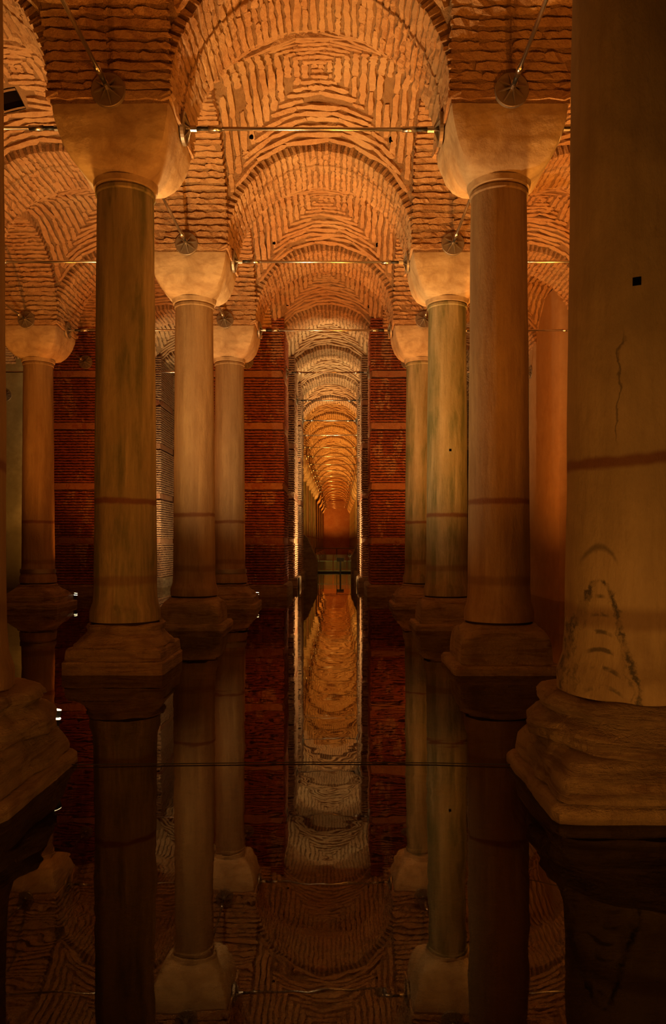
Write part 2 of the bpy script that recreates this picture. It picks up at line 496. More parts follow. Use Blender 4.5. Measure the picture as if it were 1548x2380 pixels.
def vault_bricks(seed, hole=None, pitch=0.137):
    rnd = random.Random(seed)
    tf = []
    nr = int(RI / pitch)
    for r in range(nr + 1):
        t = (r + 0.45) * pitch
        if t > RI - 0.01: continue
        for side in range(4):
            def S(a, t_=t):
                u, v = ((a, t_), (-t_, a), (-a, -t_), (t_, -a))[side]
                return Vector((u, v, vz(u, v)))
            a = -t - 0.03 + rnd.uniform(0, .12)
            while a < t - 0.02:
                L = rnd.uniform(0.40, 0.85) if t > .5 else rnd.uniform(.25, .5)
                slope = (S(min(a + .1, t)) - S(a)).length / max(1e-6, min(.1, t - a)) if t - a > .02 else 1
                da = L / max(1.0, slope)
                if a + da > t + 0.05: da = t + 0.04 - a
                if da < 0.05: break
                c = a + da / 2
                p0, p1 = S(c - da / 2 + .005), S(c + da / 2 - .005)
                ax = (p1 - p0); ln = ax.length
                if ln < 0.03: break
                ax.normalize()
                p = (p0 + p1) / 2
                q = S(c, t + .02) - S(c, t - .02)
                ay = (q - ax * q.dot(ax)).normalized()
                az = ax.cross(ay)
                if az.z > 0: az = -az; ay = -ay
                a += da
                if hole and abs(p.x - hole[0]) < hole[2] + .1 and abs(p.y - hole[1]) < hole[3] + .05: continue
                if rnd.random() < 0.02: continue
                tilt = rnd.gauss(0, 0.025)
                ax2 = (ax + ay * tilt).normalized(); ay2 = az.cross(ax2)
                # an arc longer than its chord: sink less in the middle
                p = p + az * rnd.uniform(-0.012, 0.006)
                tf.append((rnd.randrange(8), frame(p, ax2, ay2, az, ln * 0.99, rnd.uniform(.080, .112), 0.075)))
    return tf
NC = 47
def arch_mesh():
    v = []; f = []
    n = 48
    R2 = RI + 0.30
    for i in range(n + 1):
        q = pi * i / n
        for (r, y) in ((RI, -HB), (RI, HB), (R2, HB), (R2, -HB)):
            rr = r + (mn.noise(Vector((cos(q) * 3, y * 3, sin(q) * 3))) * 0.012 if r == RI else 0)
            v.append((cos(q) * rr, y, sin(q) * rr))
    for i in range(n):
        for k in range(4):
            k2 = (k + 1) % 4
            f.append((i * 4 + k, i * 4 + k2, (i + 1) * 4 + k2, (i + 1) * 4 + k))
    f.append((3, 2, 1, 0)); f.append(tuple(n * 4 + k for k in range(4)))
    me = mesh('arch_core', v, f, 'vault_mortar')
    smooth_by_angle(me, 30)
    return me
def arch_bricks(seed):
    rnd = random.Random(seed)
    tf = []
    for c in range(NC):
        q0 = pi * (c + 0.5) / NC
        cuts = [-HB - .02] + ([-0.36 + rnd.uniform(-.1, .1)] if rnd.random() < .6 else []) + [rnd.uniform(-.025, .025)] + ([0.36 + rnd.uniform(-.1, .1)] if rnd.random() < .6 else []) + [HB + .02]
        for a, b in zip(cuts[:-1], cuts[1:]):
            q = q0 + rnd.gauss(0, 0.004)
            er = Vector((cos(q), 0, sin(q))); et = Vector((-sin(q), 0, cos(q))); ey = Vector((0, 1, 0))
            tw = rnd.gauss(0, 0.02)
            ax = (ey + et * tw).normalized(); az = -er; ay = az.cross(ax)
            p = er * (RI + 0.085 - rnd.uniform(0.016, 0.036)) + ey * (a + b) / 2
            tf.append((rnd.randrange(8), frame(p, ax, ay, az, (b - a) * 0.985, rnd.uniform(.062, .090), 0.17)))
    return tf

V_SHELL = vault_mesh()
V_JOIN = [joined('vault_bricks', vault_bricks(100 + i), 'vault_brick') for i in range(2)]
A_CORE = arch_mesh()
A_JOIN = [joined('arch_bricks', arch_bricks(200 + i), 'vault_brick') for i in range(2)]
def bay_word(i):
    return {-3: 'outermost left aisle', -2: 'far left aisle', -1: 'left aisle', 0: 'centre aisle', 1: 'right aisle', 2: 'far right aisle'}[i]
BW, FW = -3, 2        # first and last aisle index
def near_word(n):
    if n == -2: return 'behind the camera'
    if n == -1: return 'over the camera'
    if n == 0: return 'between the nearest columns'
    return 'past the %s row of columns' % ORD[n]

INDIV_V = {(0, 1), (-1, 1), (1, 1), (0, 2), (-1, 2)}
INDIV_AX = {(0, 1), (0, 2), (0, 3), (-1, 2), (-1, 1)}          # (bay, row)
INDIV_AY = {(0, 0), (0, 1), (0, 2), (1, 0), (1, 1), (-1, 2)}   # (column line, segment from row)
HOLE = (-0.42, 0.72, 0.17, 0.20)
hole_shell = vault_mesh(HOLE)
for i in range(BW, FW + 1):
    for n in range(-2, LAST):
        if n > 7 and i not in (-1, 0, 1): continue
        far = (i, n) not in INDIV_V
        cx, cy = CX(i) + S / 2, RY(n) + S / 2
        hole = HOLE if (i, n) == (-1, 1) else None
        o = link('ceiling_vault', hole_shell if hole else V_SHELL)
        o.location = (cx, cy, ZS)
        tag(o, 'brick vault with square brick rings in the %s %s' % (bay_word(i), near_word(n)), kind='structure')
        if far:
            c = link('brick_rows', V_JOIN[(i + n) % 2], o)
            c['kind'] = 'stuff'
        else:
            place_bricks(o, vault_bricks(300 + i * 10 + n, hole), 'vault_brick')
        if i == 0 and n in (1, 2, 3):
            for u_, v_ in ((-1.17, 1.07), (1.25, 1.10)):
                zc = vz(u_, v_)
                MB().tube([(u_, v_, zc - .06), (u_, v_, zc + .1)], .036, 10).obj('socket_hole', 'dark', o)
        if hole:
            hz = 1.6
            mb = MB()
            x0, x1, y0, y1 = HOLE[0] - .20, HOLE[0] + .20, HOLE[1] - .23, HOLE[1] + .23
            cs = ((x0, y0), (x1, y0), (x1, y1), (x0, y1))
            v = [(x, y, vz(x, y) - .015) for x, y in cs] + [(x, y, 3.2) for x, y in cs]
            mb.add(v, [(0, 1, 5, 4), (1, 2, 6, 5), (2, 3, 7, 6), (3, 0, 4, 7), (4, 5, 6, 7)])
            mb.obj('shaft_opening', 'joint', o)  # near-black walls paint in the shade inside the opening
for i in range(BW, FW + 1):
    for n in range(-1, LAST + 1):
        if n > 7 and i not in (-1, 0, 1): continue
        o = link('ceiling_arch', A_CORE)
        o.location = (CX(i) + S / 2, RY(n), ZS)
        tag(o, 'brick cross arch of the %s column row over the %s' % (ORD[n] if n > 0 else ('nearest' if n == 0 else 'hidden rear'), bay_word(i)), kind='structure')
        if (i, n) in INDIV_AX: place_bricks(o, arch_bricks(400 + i * 10 + n), 'vault_brick')
        else: link('brick_rows', A_JOIN[(i + n) % 2], o)['kind'] = 'stuff'
for i in range(BW, FW + 2):
    for n in range(-2, LAST):
        if n > 7 and i not in (-1, 0, 1, 2): continue
        o = link('ceiling_arch', A_CORE)
        o.location = (CX(i), RY(n) + S / 2, ZS)
        o.rotation_euler = (0, 0, pi / 2)
        tag(o, 'brick lengthwise arch %s on column line %s' % (near_word(n), ORD[i + 3]), kind='structure')
        if (i, n) in INDIV_AY: place_bricks(o, arch_bricks(500 + i * 10 + n), 'vault_brick')
        else: link('brick_rows', A_JOIN[(i + n) % 2], o)['kind'] = 'stuff'
def course_tf():
    rnd = random.Random(77); tf = []
    for fi in range(4):
        q = fi * pi / 2
        ax = Vector((cos(q), sin(q), 0)); nr = Vector((sin(q), -cos(q), 0))
        for a, b in ((-HB - .02, -.08), (-.08, HB + .02)):
            tf.append((rnd.randrange(8), frame(ax * (a + b) / 2 + nr * (HB - .045) + Vector((0, 0, -.055)), ax, nr.cross(ax), nr, b - a, .10, .15)))
    return tf
course = joined('brick_course', course_tf(), 'vault_brick')
core = MB().box(-HB + .01, HB - .01, -HB + .01, HB - .01, -0.14, 0.75).mesh('springing_block', 'vault_mortar')
for i in range(BW, FW + 2):
    for n in range(-1, LAST + 1):
        if n > 7 and i not in (-1, 0, 1, 2): continue
        o = link('ceiling_springer', core)
        o.location = (CX(i), RY(n), ZS)
        o['kind'] = 'structure'
        link('brick_course', course, o)

# ------------------------------------------------------------------ floor, water, walls
XW0, XW1, YW0, YW1 = CX(BW) - 0.2, CX(FW + 1) + 0.2, RY(-2) , RY(LAST) + 0.75
fl = MB().box(XW0, XW1, YW0, YW1, -1.2, -0.9).obj('floor', 'floor'); fl['kind'] = 'structure'
wt = mesh('water', [(XW0, YW0, 0), (XW1, YW0, 0), (XW1, YW1, 0), (XW0, YW1, 0)], [(0, 1, 2, 3)], 'water')
wt = link('water', wt); tag(wt, 'still dark brown water mirroring the columns', kind='stuff')
for nm, bx in (('wall_left', (XW0 - .5, XW0, YW0 - .5, YW1 + .5)), ('wall_right', (XW1, XW1 + .5, YW0 - .5, YW1 + .5)),
               ('wall_back', (XW0, XW1, YW0 - .5, YW0)), ('wall_far', (XW0, XW1, YW1, YW1 + .5))):
    MB().box(*bx, -1.2, 9.8).obj(nm, 'wall')['kind'] = 'structure'
# walls closing the outer aisles past the pillars
for nm, x0, x1 in (('wall_aisle_left', XW0, CX(-1) - .2), ('wall_aisle_right', CX(2) + .2, XW1)):
    MB().box(x0, x1, RY(8) + .8, RY(8) + 1.2, -1.2, 9.8).obj(nm, 'wall')['kind'] = 'structure'
MB().box(CX(-1) - .6, CX(-1) - .2, RY(8) + .8, YW1, -1.2, 9.8).obj('wall_passage_left', 'wall')['kind'] = 'structure'
MB().box(CX(2) + .2, CX(2) + .6, RY(8) + .8, YW1, -1.2, 9.8).obj('wall_passage_right', 'wall')['kind'] = 'structure'

# ------------------------------------------------------------------ columns
ZB, ZC = 0.63, 6.13
def shaft_mesh(name, rt, rb, m, seed, foot=0.05):
    return loft(name, [(ZB - .02, rb + foot, 0), (ZB + .10, rb + foot, 0), (ZB + .14, rb + foot - .012, 0), (ZB + .22, rb + .012, 0), (ZB + .4, rb, 0),
                       (2.0, rb * .62 + rt * .38 + .008, 0), (4.0, rb * .3 + rt * .7 + .006, 0), (5.98, rt, 0), (6.02, rt, 0), (6.035, rt + .022, 0), (6.075, rt + .022, 0), (6.09, rt + .006, 0), (6.11, rt + .006, 0)],
                m, n=72, amp=0.006, freq=1.3, seed=seed, dense=0.12, ang=30)
def capital_mesh(name, rt, seed, top=0.70):
    b = rt + .035
    return loft(name, [(ZC - .025, rt + .012, 0), (ZC - .02, b, 0), (ZC + .05, b + .012, .05), (ZC + .058, b - .012, .3), (ZC + .10, b + .06, .62), (ZC + .20, b + .15, .80), (ZC + .34, b + .225, .9),
                       (ZC + .50, (b + .25 + top) / 2 - .005, .96), (ZC + .62, top, .97), (ZC + .73, top + .012, .98), (ZC + .76, top - .01, .98)],
                'capital', n=96, amp=0.018, freq=2.2, seed=seed, dense=0.03, ang=28)
def base_parts(style, rb, seed):
    """list of (part name, mesh)"""
    if style == 'attic':          # near columns: stacked round mouldings on a sloping square plinth
        r = rb + .06
        a = loft('base_moulding', [(.30, r + .12, .25), (.33, r + .19, .12), (.40, r + .20, .05), (.455, r + .15, 0), (.475, r + .09, 0), (.50, r + .07, 0), (.515, r + .09, 0),
                                   (.55, r + .125, 0), (.595, r + .09, 0), (.61, r + .03, 0), (.612, r - .1, 0)], 'base', n=96, amp=.055, freq=3.6, seed=seed, dense=.014, ang=60)
        b = loft('plinth', [(.095, .775, .93), (.12, .775, .93), (.22, .75, .86), (.31, .70, .7), (.33, .62, .6)], 'base', n=96, amp=.034, freq=3.4, seed=seed + 1, dense=.018, ang=60)
        c = loft('footing_slab', [(-.95, .80, .95), (-.16, .80, .95), (-.12, .83, .95), (.055, .83, .95), (.085, .80, .94), (.09, .6, .9)], 'base', n=96, amp=.014, freq=4, seed=seed + 2, dense=.03, ang=50)
        return [('base_moulding', a), ('plinth', b), ('footing_slab', c)]
    if style == 'worn':           # second-row left column: eroded ring on two flat slabs
        r = rb + .05
        a = loft('base_moulding', [(.28, r + .10, .6), (.33, r + .13, .4), (.42, r + .07, .2), (.50, r + .03, 0), (.55, r + .05, 0), (.575, r + .04, 0), (.583, r + .01, 0), (.585, r - .1, 0)], 'base', n=96, amp=.05, freq=3.4, seed=seed, dense=.016, ang=50)
        b = loft('plinth', [(.165, .60, .97), (.29, .59, .97), (.31, .57, .96), (.315, .4, .9)], 'base', n=96, amp=.012, freq=5, seed=seed + 1, dense=.03, ang=50)
        c = loft('footing_slab', [(-.95, .62, .97), (.14, .625, .97), (.158, .605, .97), (.16, .4, .9)], 'base', n=96, amp=.012, freq=4, seed=seed + 2, dense=.03, ang=50)
        return [('base_moulding', a), ('plinth', b), ('footing_slab', c)]
    if style == 'block':          # cushion block on a thin wider slab
        a = loft('base_moulding', [(.115, .56, .95), (.30, .555, .92), (.42, .54, .75), (.50, .52, .4), (.54, .48, .1), (.57, .46, 0), (.582, .44, 0), (.585, .35, 0)], 'base', n=96, amp=.012, freq=3, seed=seed, dense=.02, ang=45)
        c = loft('footing_slab', [(-.95, .60, .97), (-.1, .60, .97), (-.06, .66, .97), (.07, .665, .97), (.11, .64, .97), (.115, .5, .9)], 'base', n=96, amp=.010, freq=4, seed=seed + 2, dense=.03, ang=45)
        return [('base_moulding', a), ('footing_slab', c)]
    # stepped pyramid-like base
    a = loft('base_moulding', [(.30, .62, .85), (.36, .60, .7), (.45, .52, .4), (.54, .46, .1), (.555, .48, 0), (.575, .46, 0), (.585, .36, 0)], 'base', n=72, amp=.03, freq=3, seed=seed, dense=.02, ang=45)
    c = loft('footing_slab', [(-.95, .76, .97), (.10, .76, .97), (.125, .74, .97), (.13, .68, .95), (.28, .67, .95), (.30, .64, .95), (.305, .5, .9)], 'base', n=72, amp=.012, freq=4, seed=seed + 2, dense=.03, ang=45)
    return [('base_moulding', a), ('footing_slab', c)]
SHARED = {}
def shaft_shared(key, *a):
    if key not in SHARED: SHARED[key] = shaft_mesh('shaft', *a)
    return SHARED[key]
CAPS = [capital_mesh('capital', .36, 11), capital_mesh('capital', .36, 23), capital_mesh('capital', .36, 37)]
CAP_BIG = capital_mesh('capital', .48, 51, .72)
BASES = {'attic': base_parts('attic', .52, 3), 'attic2': base_parts('attic', .52, 8), 'worn': base_parts('worn', .40, 5), 'block': base_parts('block', .40, 9), 'step': base_parts('step', .40, 15), 'step2': base_parts('step', .40, 21)}
joint = loft('base_joint', [(ZB - .06, .0, 0), (ZB - .055, .425, 0), (ZB - .015, .425, 0), (ZB - .01, .0, 0)], 'joint', n=40)
joint_big = loft('base_joint', [(ZB - .05, .0, 0), (ZB - .045, .50, 0), (ZB - .015, .50, 0), (ZB - .01, .0, 0)], 'joint', n=40)
joint_top = loft('capital_joint', [(ZC - .035, .0, 0), (ZC - .03, .35, 0), (ZC - .012, .35, 0), (ZC - .01, .0, 0)], 'joint', n=40)
band_me = loft('iron_band', [(.85, .40, 0), (.85, .43, 0), (.95, .428, 0), (.95, .40, 0)], 'dull_steel', n=48, cap=False)
def column(i, n, label, m='marble_a', base='step', big=False, band=False, group=None, rot=0.0):
    e = empty('marble_column', (CX(i), RY(n), 0))
    e.rotation_euler = (0, 0, rot)
    tag(e, label, 'column', group)
    key = (m, big, (i * 7 + n) % 3)
    key = key + (i,) if big else key
    sm = shaft_shared(key, ((.455 if i else .43) if big else .355), ((.515 if i else .46) if big else .395), m, 3 + (i * 7 + n) % 3)
    sh = link('shaft', sm, e)
    ci = (i * 5 + n) % 3
    link('capital', CAP_BIG if big else CAPS[ci], e)
    for nm, me in BASES[base]:
        o = link(nm, me, e)
        if big and nm != 'base_moulding':
            o.scale = (1, .84, 1); o.location = (0, -.16, 0)
    link('joint', joint_big if big else joint, e)
    if not big: link('joint', joint_top, e)
    if band: link('iron_band', band_me, e)
    return e
near = 'columns standing in the water'
cR0 = column(1, 0, 'thick pale column in the right foreground, dark bell-shaped vein above its base', 'marble_c', 'attic', True, group=near)
cL0 = column(0, 0, 'column cut off by the left edge, its moulded base in the left foreground', 'marble_a', 'attic2', True, group=near)
column(0, 1, 'tall column with green diagonal streaks on two flat slabs, left of the aisle', 'marble_b', 'worn', group=near)
column(1, 1, 'column on a rounded block base, beside the thick pale right column', 'marble_a', 'block', group=near)
column(0, 2, 'column directly right of the tall green-streaked column', 'marble_a', 'block', group=near)
cR2 = column(1, 2, 'streaked column partly behind the right block-based column', 'marble_b', 'block', group=near)
column(0, 3, 'third and farthest left aisle column before the red brick pillar', 'marble_a', 'step', band=True, group=near)
column(1, 3, 'third and farthest right aisle column before the red brick pillar', 'marble_b', 'step2', group=near)
column(-1, 3, 'column with an iron band above its stepped base near the left edge', 'marble_a', 'step', band=True, group=near)
column(2, 3, 'column in the right aisle hidden behind the thick pale column', 'marble_a', 'step2', group=near)
column(-1, 2, 'left aisle column just past the left edge, second row', 'marble_a', 'block', group=near)
column(0, -1, 'column left of the camera, outside the picture', 'marble_a', 'step', group=near)
column(1, -1, 'column right of the camera, outside the picture', 'marble_a', 'step2', group=near)
for n in range(7, LAST + 1):
    for i in (0, 1):
        column(i, n, '%s column from the front on the %s of the far lit passage' % (ORD[n - 7], 'left' if i == 0 else 'right'),
               ('marble_a', 'marble_b')[(n + i) % 2], ('step', 'block')[n % 2], group='columns of the far passage')
# square socket holes in shafts
def socket(parent, ang, z, r, s):
    mb = MB()
    c = Vector((cos(ang), sin(ang), 0)); t = Vector((-sin(ang), cos(ang), 0)); k = Vector((0, 0, 1))
    v = []
    for d in (-.03, .004):
        for (a, b) in ((-1, -1), (1, -1), (1, 1), (-1, 1)):
            v.append(c * (r + d) + t * a * s * .5 + k * (z + b * s * .5))
    mb.add(v, [(3, 2, 1, 0), (4, 5, 6, 7), (0, 1, 5, 4), (1, 2, 6, 5), (2, 3, 7, 6), (3, 0, 4, 7)])
    o = mb.obj('socket_hole', 'dark', parent); o['label'] = 'small square black hole'
socket(cR0, -2.02, 3.22, .488, .05)
socket(cR2, -1.55, 3.32, .372, .045)

# ------------------------------------------------------------------ brick pillars
def pier_brick_tf(hx, hy, z0, z1, bands, seed, pitch=0.082, faces=(0, 1, 3)):
    rnd = random.Random(seed); tf = []
    for fi in faces:           # 0 front (-y), 1 right (+x), 2 back, 3 left
        ax = (Vector((1, 0, 0)), Vector((0, 1, 0)), Vector((-1, 0, 0)), Vector((0, -1, 0)))[fi]
        nr = (Vector((0, -1, 0)), Vector((1, 0, 0)), Vector((0, 1, 0)), Vector((-1, 0, 0)))[fi]
        half = hx if fi in (0, 2) else hy
        dep = hy if fi in (0, 2) else hx
        z = z0 + pitch / 2
        row = 0
        while z < z1:
            if not any(b - .02 < z < b + .21 for b in bands):
                a = -half - .012
                first = True
                while a < half - .05:
                    L = rnd.uniform(.30, .40) * (.55 if first and row % 2 else 1)
                    first = False
                    L = min(L, half + .012 - a)
                    if half - (a + L) < .08: L = half + .012 - a
                    p = ax * (a + L / 2) + nr * (dep - .03 + rnd.uniform(-.004, .012)) + Vector((0, 0, z))
                    ay = nr.cross(ax)
                    tf.append((rnd.randrange(8), frame(p, ax, ay, nr, L * .985, rnd.uniform(.044, .058), .07)))
                    a += L
            z += pitch; row += 1
    return tf
HP = 1.10
BANDS = (1.57, 3.20, 5.0, 6.55)
PJ = [joined('brick_rows', pier_brick_tf(HP, HP, .36, 8.3, BANDS, 60 + k), mm) for mm in ('pier_brick', 'lit_pale_brick') for k in range(2)]
def pier(i, n, label, hx=HP, dx=0.0, mk='brick', alt=0, y0=None, y1=None):
    e = empty('brick_pillar' if mk == 'brick' else 'plastered_pillar', (CX(i) + dx, RY(n), 0))
    tag(e, label, 'pillar', 'square pillars of the middle wall')
    if mk == 'brick':
        MB().box(-hx + .03, hx - .03, -HP + .03, HP - .03, .3, 8.3).obj('core', 'pier_mortar', e)
        o = link('brick_rows', PJ[alt + (2 if n > 4 else 0)], e); o['kind'] = 'stuff'
        for b in BANDS:
            me = loft('stone_band', [(b, hx - .02, .985), (b + .01, hx + .004, .985), (b + .185, hx + .006, .985), (b + .195, hx - .02, .985)], 'band_stone', n=64, amp=.022, freq=3.4, seed=int(b * 10) + alt, dense=.05)
            link('stone_band', me, e)
        me = loft('footing', [(-.95, 1.24, .985), (.30, 1.24, .985), (.35, 1.21, .985), (.36, 1.0, .98)], 'base', n=64, amp=.02, freq=2, seed=4 + alt, dense=.06)
        link('footing', me, e)
    else:
        me = loft('shaft', [(-.95, hx, .95), (8.3, hx, .95)], 'plaster', n=72, amp=.012, freq=1.2, seed=6 + alt, dense=.15)
        link('shaft', me, e)
    return e
pier(0, 4, 'red brick pillar with pale stone bands left of the dark passage')
pier(1, 4, 'red brick pillar with pale stone bands right of the dark passage', alt=1)
pier(-1, 4, 'red brick pillar with a pale plaster patch between the two left columns', alt=1)
pier(0, 5, 'brick pillar left of the passage, its inner side lit pale, second in depth', dx=.06)
pier(1, 5, 'brick pillar right of the passage, its inner edge lit pale, second in depth', dx=-.14, alt=1)
pier(-1, 5, 'brick pillar with a brightly lit side seen between two left columns', dx=.05)
pL6 = pier(0, 6, 'brick pillar left of the passage, third in depth, orange face', dx=.06, alt=1)
pR6 = pier(1, 6, 'brick pillar right of the passage, third in depth', dx=-.14)
pier(-2, 5, 'smooth greenish plastered pillar at the left edge of the picture', mk='plaster')
pier(2, 5, 'smooth pale plastered pillar behind the right block-based column', mk='plaster', alt=1)
pr = empty('plastered_pillar', (6.95, 23.2, 0))
tag(pr, 'smooth orange-lit plastered pillar beside the thick right column', 'pillar', 'square pillars of the middle wall')
link('shaft', loft('shaft', [(-.95, .95, .8), (8.7, .95, .8)], 'warm_plaster', n=72, amp=.01, freq=1.2, seed=9, dense=.15), pr).scale = (1.0, 1.9, 1.0)
# sloping buttress feet in the passage
def buttress(par, pts):
    e = MB()
    y0, y1 = 35.5, 37.2
    v = [(x, y0, z) for x, z in pts] + [(x, y1, z) for x, z in pts]
    k = len(pts)
    f = [tuple(range(k)), tuple(range(2 * k - 1, k - 1, -1))] + [(a, (a + 1) % k + 0, (a + 1) % k + k, a + k)[::-1] for a in range(k)]
    o = e.add(v, f).obj('sloping_foot', 'base', par)
    o.location = -par.location
    o['label'] = 'sloping masonry foot running into the water'
buttress(pL6, [(-1.85, -.95), (-.99, -.95), (-.98, .80), (-1.43, 1.85), (-1.85, 2.2)])
buttress(pR6, [(.57, -.95), (1.3, -.95), (1.3, 2.2), (.92, 1.75), (.58, .9)])

# ------------------------------------------------------------------ tie rods
def plate_parts(parent, nrm, pos, r=.205):
    nrm = Vector(nrm); pos = Vector(pos)
    u = nrm.orthogonal().normalized(); t = nrm.cross(u)
    key = ('plate', tuple(nrm))
    if key not in SHARED:
        mb = MB()
        mb.tube([nrm * -.03, nrm * .012, nrm * .018], [r, r, r * .97], 32)
        SHARED[key] = mb.mesh('anchor_plate', 'dull_steel')
        rb = MB()
        for k in range(8):
            q = 2 * pi * k / 8 + .2
            d = u * cos(q) + t * sin(q); s_ = nrm.cross(d) * .007
            a, b = d * .03, d * r * .88
            v = []
            for base_, hgt in ((a, .075), (b, .022)):
                for w_ in (-1, 1):
                    v.append(base_ + s_ * w_ + nrm * .012); v.append(base_ + s_ * w_ + nrm * hgt)
            rb.add(v, [(0, 1, 3, 2), (4, 6, 7, 5), (0, 4, 5, 1), (2, 3, 7, 6), (1, 5, 7, 3), (0, 2, 6, 4)])
        SHARED[key + (1,)] = rb.mesh('rib_star', 'dull_steel')
        hb = MB().tube([nrm * .01, nrm * .10], .032, 14)
        SHARED[key + (2,)] = hb.mesh('hub', 'steel')
    p = link('anchor_plate', SHARED[key], parent); p.location = pos
    link('rib_star', SHARED[key + (1,)], p); link('hub', SHARED[key + (2,)], p)
def rod(a, b, axis, label, off_a=0.0, off_b=0.0, plates=(True, True), group='steel tie rods'):
    """a, b: face positions"""
    a, b = Vector(a), Vector(b)
    d = (b - a).normalized()
    e = empty('tie_rod', a)
    tag(e, label, 'tie rod', group)
    L = (b - a).length
    MB().tube([d * .05, d * (L - .05)], .024, 12).obj('rod', 'steel', e, True)
    for t0, t1, r in ((.16, .30, .026), (L - .30, L - .16, .026)):
        MB().tube([d * t0, d * t1], r * 1.0, 12).obj('threaded_end', 'black', e, True)
    for t0 in (.30, L - .48):
        MB().tube([d * t0, d * (t0 + .18)], .036, 14).obj('coupling_sleeve', 'steel', e, True)
    for t0 in (.075, L - .155):
        MB().tube([d * t0, d * (t0 + .08)], .04, 8).obj('nut', 'steel', e)
    if plates[0]: plate_parts(e, d, (0, 0, 0))
    if plates[1]: plate_parts(e, -d, b - a)
ZR = 6.94
PF = HB + .04
where = {0: 'the centre aisle', -1: 'the left aisle', 1: 'the right aisle'}
for n in range(1, LAST + 1):
    y = RY(n)
    if n in (4, 5, 6):
        xa = CX(0) + HP + (.06 if n > 4 else 0) + .014; xb = CX(1) - HP - (.14 if n > 4 else 0) - .014
    else:
        xa, xb = CX(0) + PF, CX(1) - PF
    zr = ZR + random.uniform(-.02, .02)
    rod((xa, y, zr), (xb, y, zr + random.uniform(-.02, .03)), 'x', '%s steel tie rod from the front across the centre aisle' % ORD[n - 1])
for i in (-1, 1):
    for n in (1, 2, 3, 4):
        xa, xb = CX(i) + PF, CX(i + 1) - PF
        if n == 4: xa, xb = (CX(-1) + HP + .014, CX(0) - HP - .014) if i == -1 else (CX(1) + HP + .014, 6.0)
        rod((xa, RY(n), ZR), (xb, RY(n), ZR), 'x', '%s steel tie rod from the front across %s' % (ORD[n - 1], where[i]))
rod((-12.34 + HP, RY(4), ZR), (CX(-1) - HP - .014, RY(4), ZR), 'x', 'steel tie rod behind the left banded column, running to the left edge', plates=(False, True))
rod((-12.34 + PF, RY(3), ZR), (CX(-1) - PF, RY(3), ZR), 'x', 'steel tie rod from the left banded column to the left edge', plates=(False, True))
for i, line in ((0, 'left aisle columns'), (1, 'right aisle columns'), (-1, 'outer left columns')):
    for n in range(0, 4):
        if i == -1 and n < 2: continue
        ya, yb = RY(n) + PF, RY(n + 1) - (HP + .014 if n == 3 else PF)
        rod((CX(i), ya, ZR + .05), (CX(i), yb, ZR + .05), 'y', 'lengthwise steel tie rod above the %s, %s from the front' % (line, ORD[n]))
pl = empty('wall_anchor', (-11.95, RY(5) - HP - .012, 6.9))
tag(pl, 'round ribbed anchor plate on the greenish plastered left pillar', 'anchor plate')
plate_parts(pl, (0, -1, 0), (0, 0, 0))

# ------------------------------------------------------------------ lamps
def spot(name, loc, target, col, power, cone=80, parent=None, size=.06, blend=1.0):
    l = bpy.data.lights.new(name, 'SPOT')
    l.color = col; l.energy = power; l.spot_size = math.radians(cone); l.spot_blend = blend
    l.shadow_soft_size = size
    o = bpy.data.objects.new(name, l)
    COL.objects.link(o)
    d = Vector(target) - Vector(loc)
    o.rotation_euler = d.to_track_quat('-Z', 'Y').to_euler()
    o.location = loc
    return o
def lamp_meshes():
    a = {}
    a['housing'] = loft('housing', [(.0, .045, 0), (.02, .062, 0), (.06, .075, 0), (.105, .075, 0)], 'black', n=28, cap=True)
    a['glow_ring'] = loft('glow_ring', [(.106, .07, 0), (.114, .077, 0), (.122, .07, 0)], 'glow', n=28)
    a['collar'] = loft('collar', [(.123, .066, 0), (.185, .070, 0), (.19, .072, 0), (.19, .064, 0)], 'black', n=28)
    a['lens'] = loft('lens', [(.186, .064, 0), (.196, .068, 0), (.198, .04, 0)], 'glow', n=28)
    return a
LM = lamp_meshes()
def lamp(loc, target, col, power, label, cone=80, cable=True, sc=1.0, group='spot lamps at the column feet'):
    e = empty('spot_lamp', loc)
    tag(e, label, 'lamp', group)
    d = (Vector(target) - Vector(loc)).normalized()
    lean = Vector((d.x * .35, d.y * .2, 1)).normalized()
    q = lean.to_track_quat('Z', 'Y').to_matrix().to_4x4()
    H = .10
    for k, me in LM.items():
        o = link(k, me, e)
        o.matrix_basis = Matrix.Translation((0, 0, H)) @ q
    MB().box(-.042, -.012, -.02, .02, -.02, H + .05).obj('stand', 'black', e)
    MB().box(.012, .042, -.02, .02, -.02, H + .05).obj('stand', 'black', e)
    if cable:
        MB().tube([(.06, 0, H + .06), (.085, 0, H + .02), (.09, .01, H - .03), (.07, .01, H - .08), (.055, .015, -.015)], .006, 6).obj('cable', 'black', e, True)
    top = Vector(loc) + Vector((0, 0, H)) + lean * .215
    spot('lamp_light', top, target, col, power, cone)
    e.scale = (sc, sc, sc)
    return e
P = 0.62
def vc(i, n, z=9.0, dx=0, dy=0): return (CX(i) + S / 2 + dx, RY(n) + S / 2 + dy, z)
W_ = 128
lamp((-2.13, 5.80, .14), (.5, 11, 4.2), ORANGE, 300 * P, 'black spot lamp glowing on the corner of the left foreground base', 165, sc=.78)
lamp((CX(0) - .05, RY(1) + .80, .02), vc(0, 1, z=8.6, dx=.8), CREAM, 2700 * P, 'spot lamp behind the base of the green-streaked column', W_)
lamp((CX(0) - .05, RY(2) + .82, .02), vc(0, 2, dx=.3), CREAM, 2400 * P, 'spot lamp behind the base right of the green-streaked column', W_)
lamp((CX(0) + .62, RY(3) + .66, .14), vc(0, 3, dx=.2), DEEP, 700 * P, 'spot lamp on the third left aisle base', W_, sc=.6)
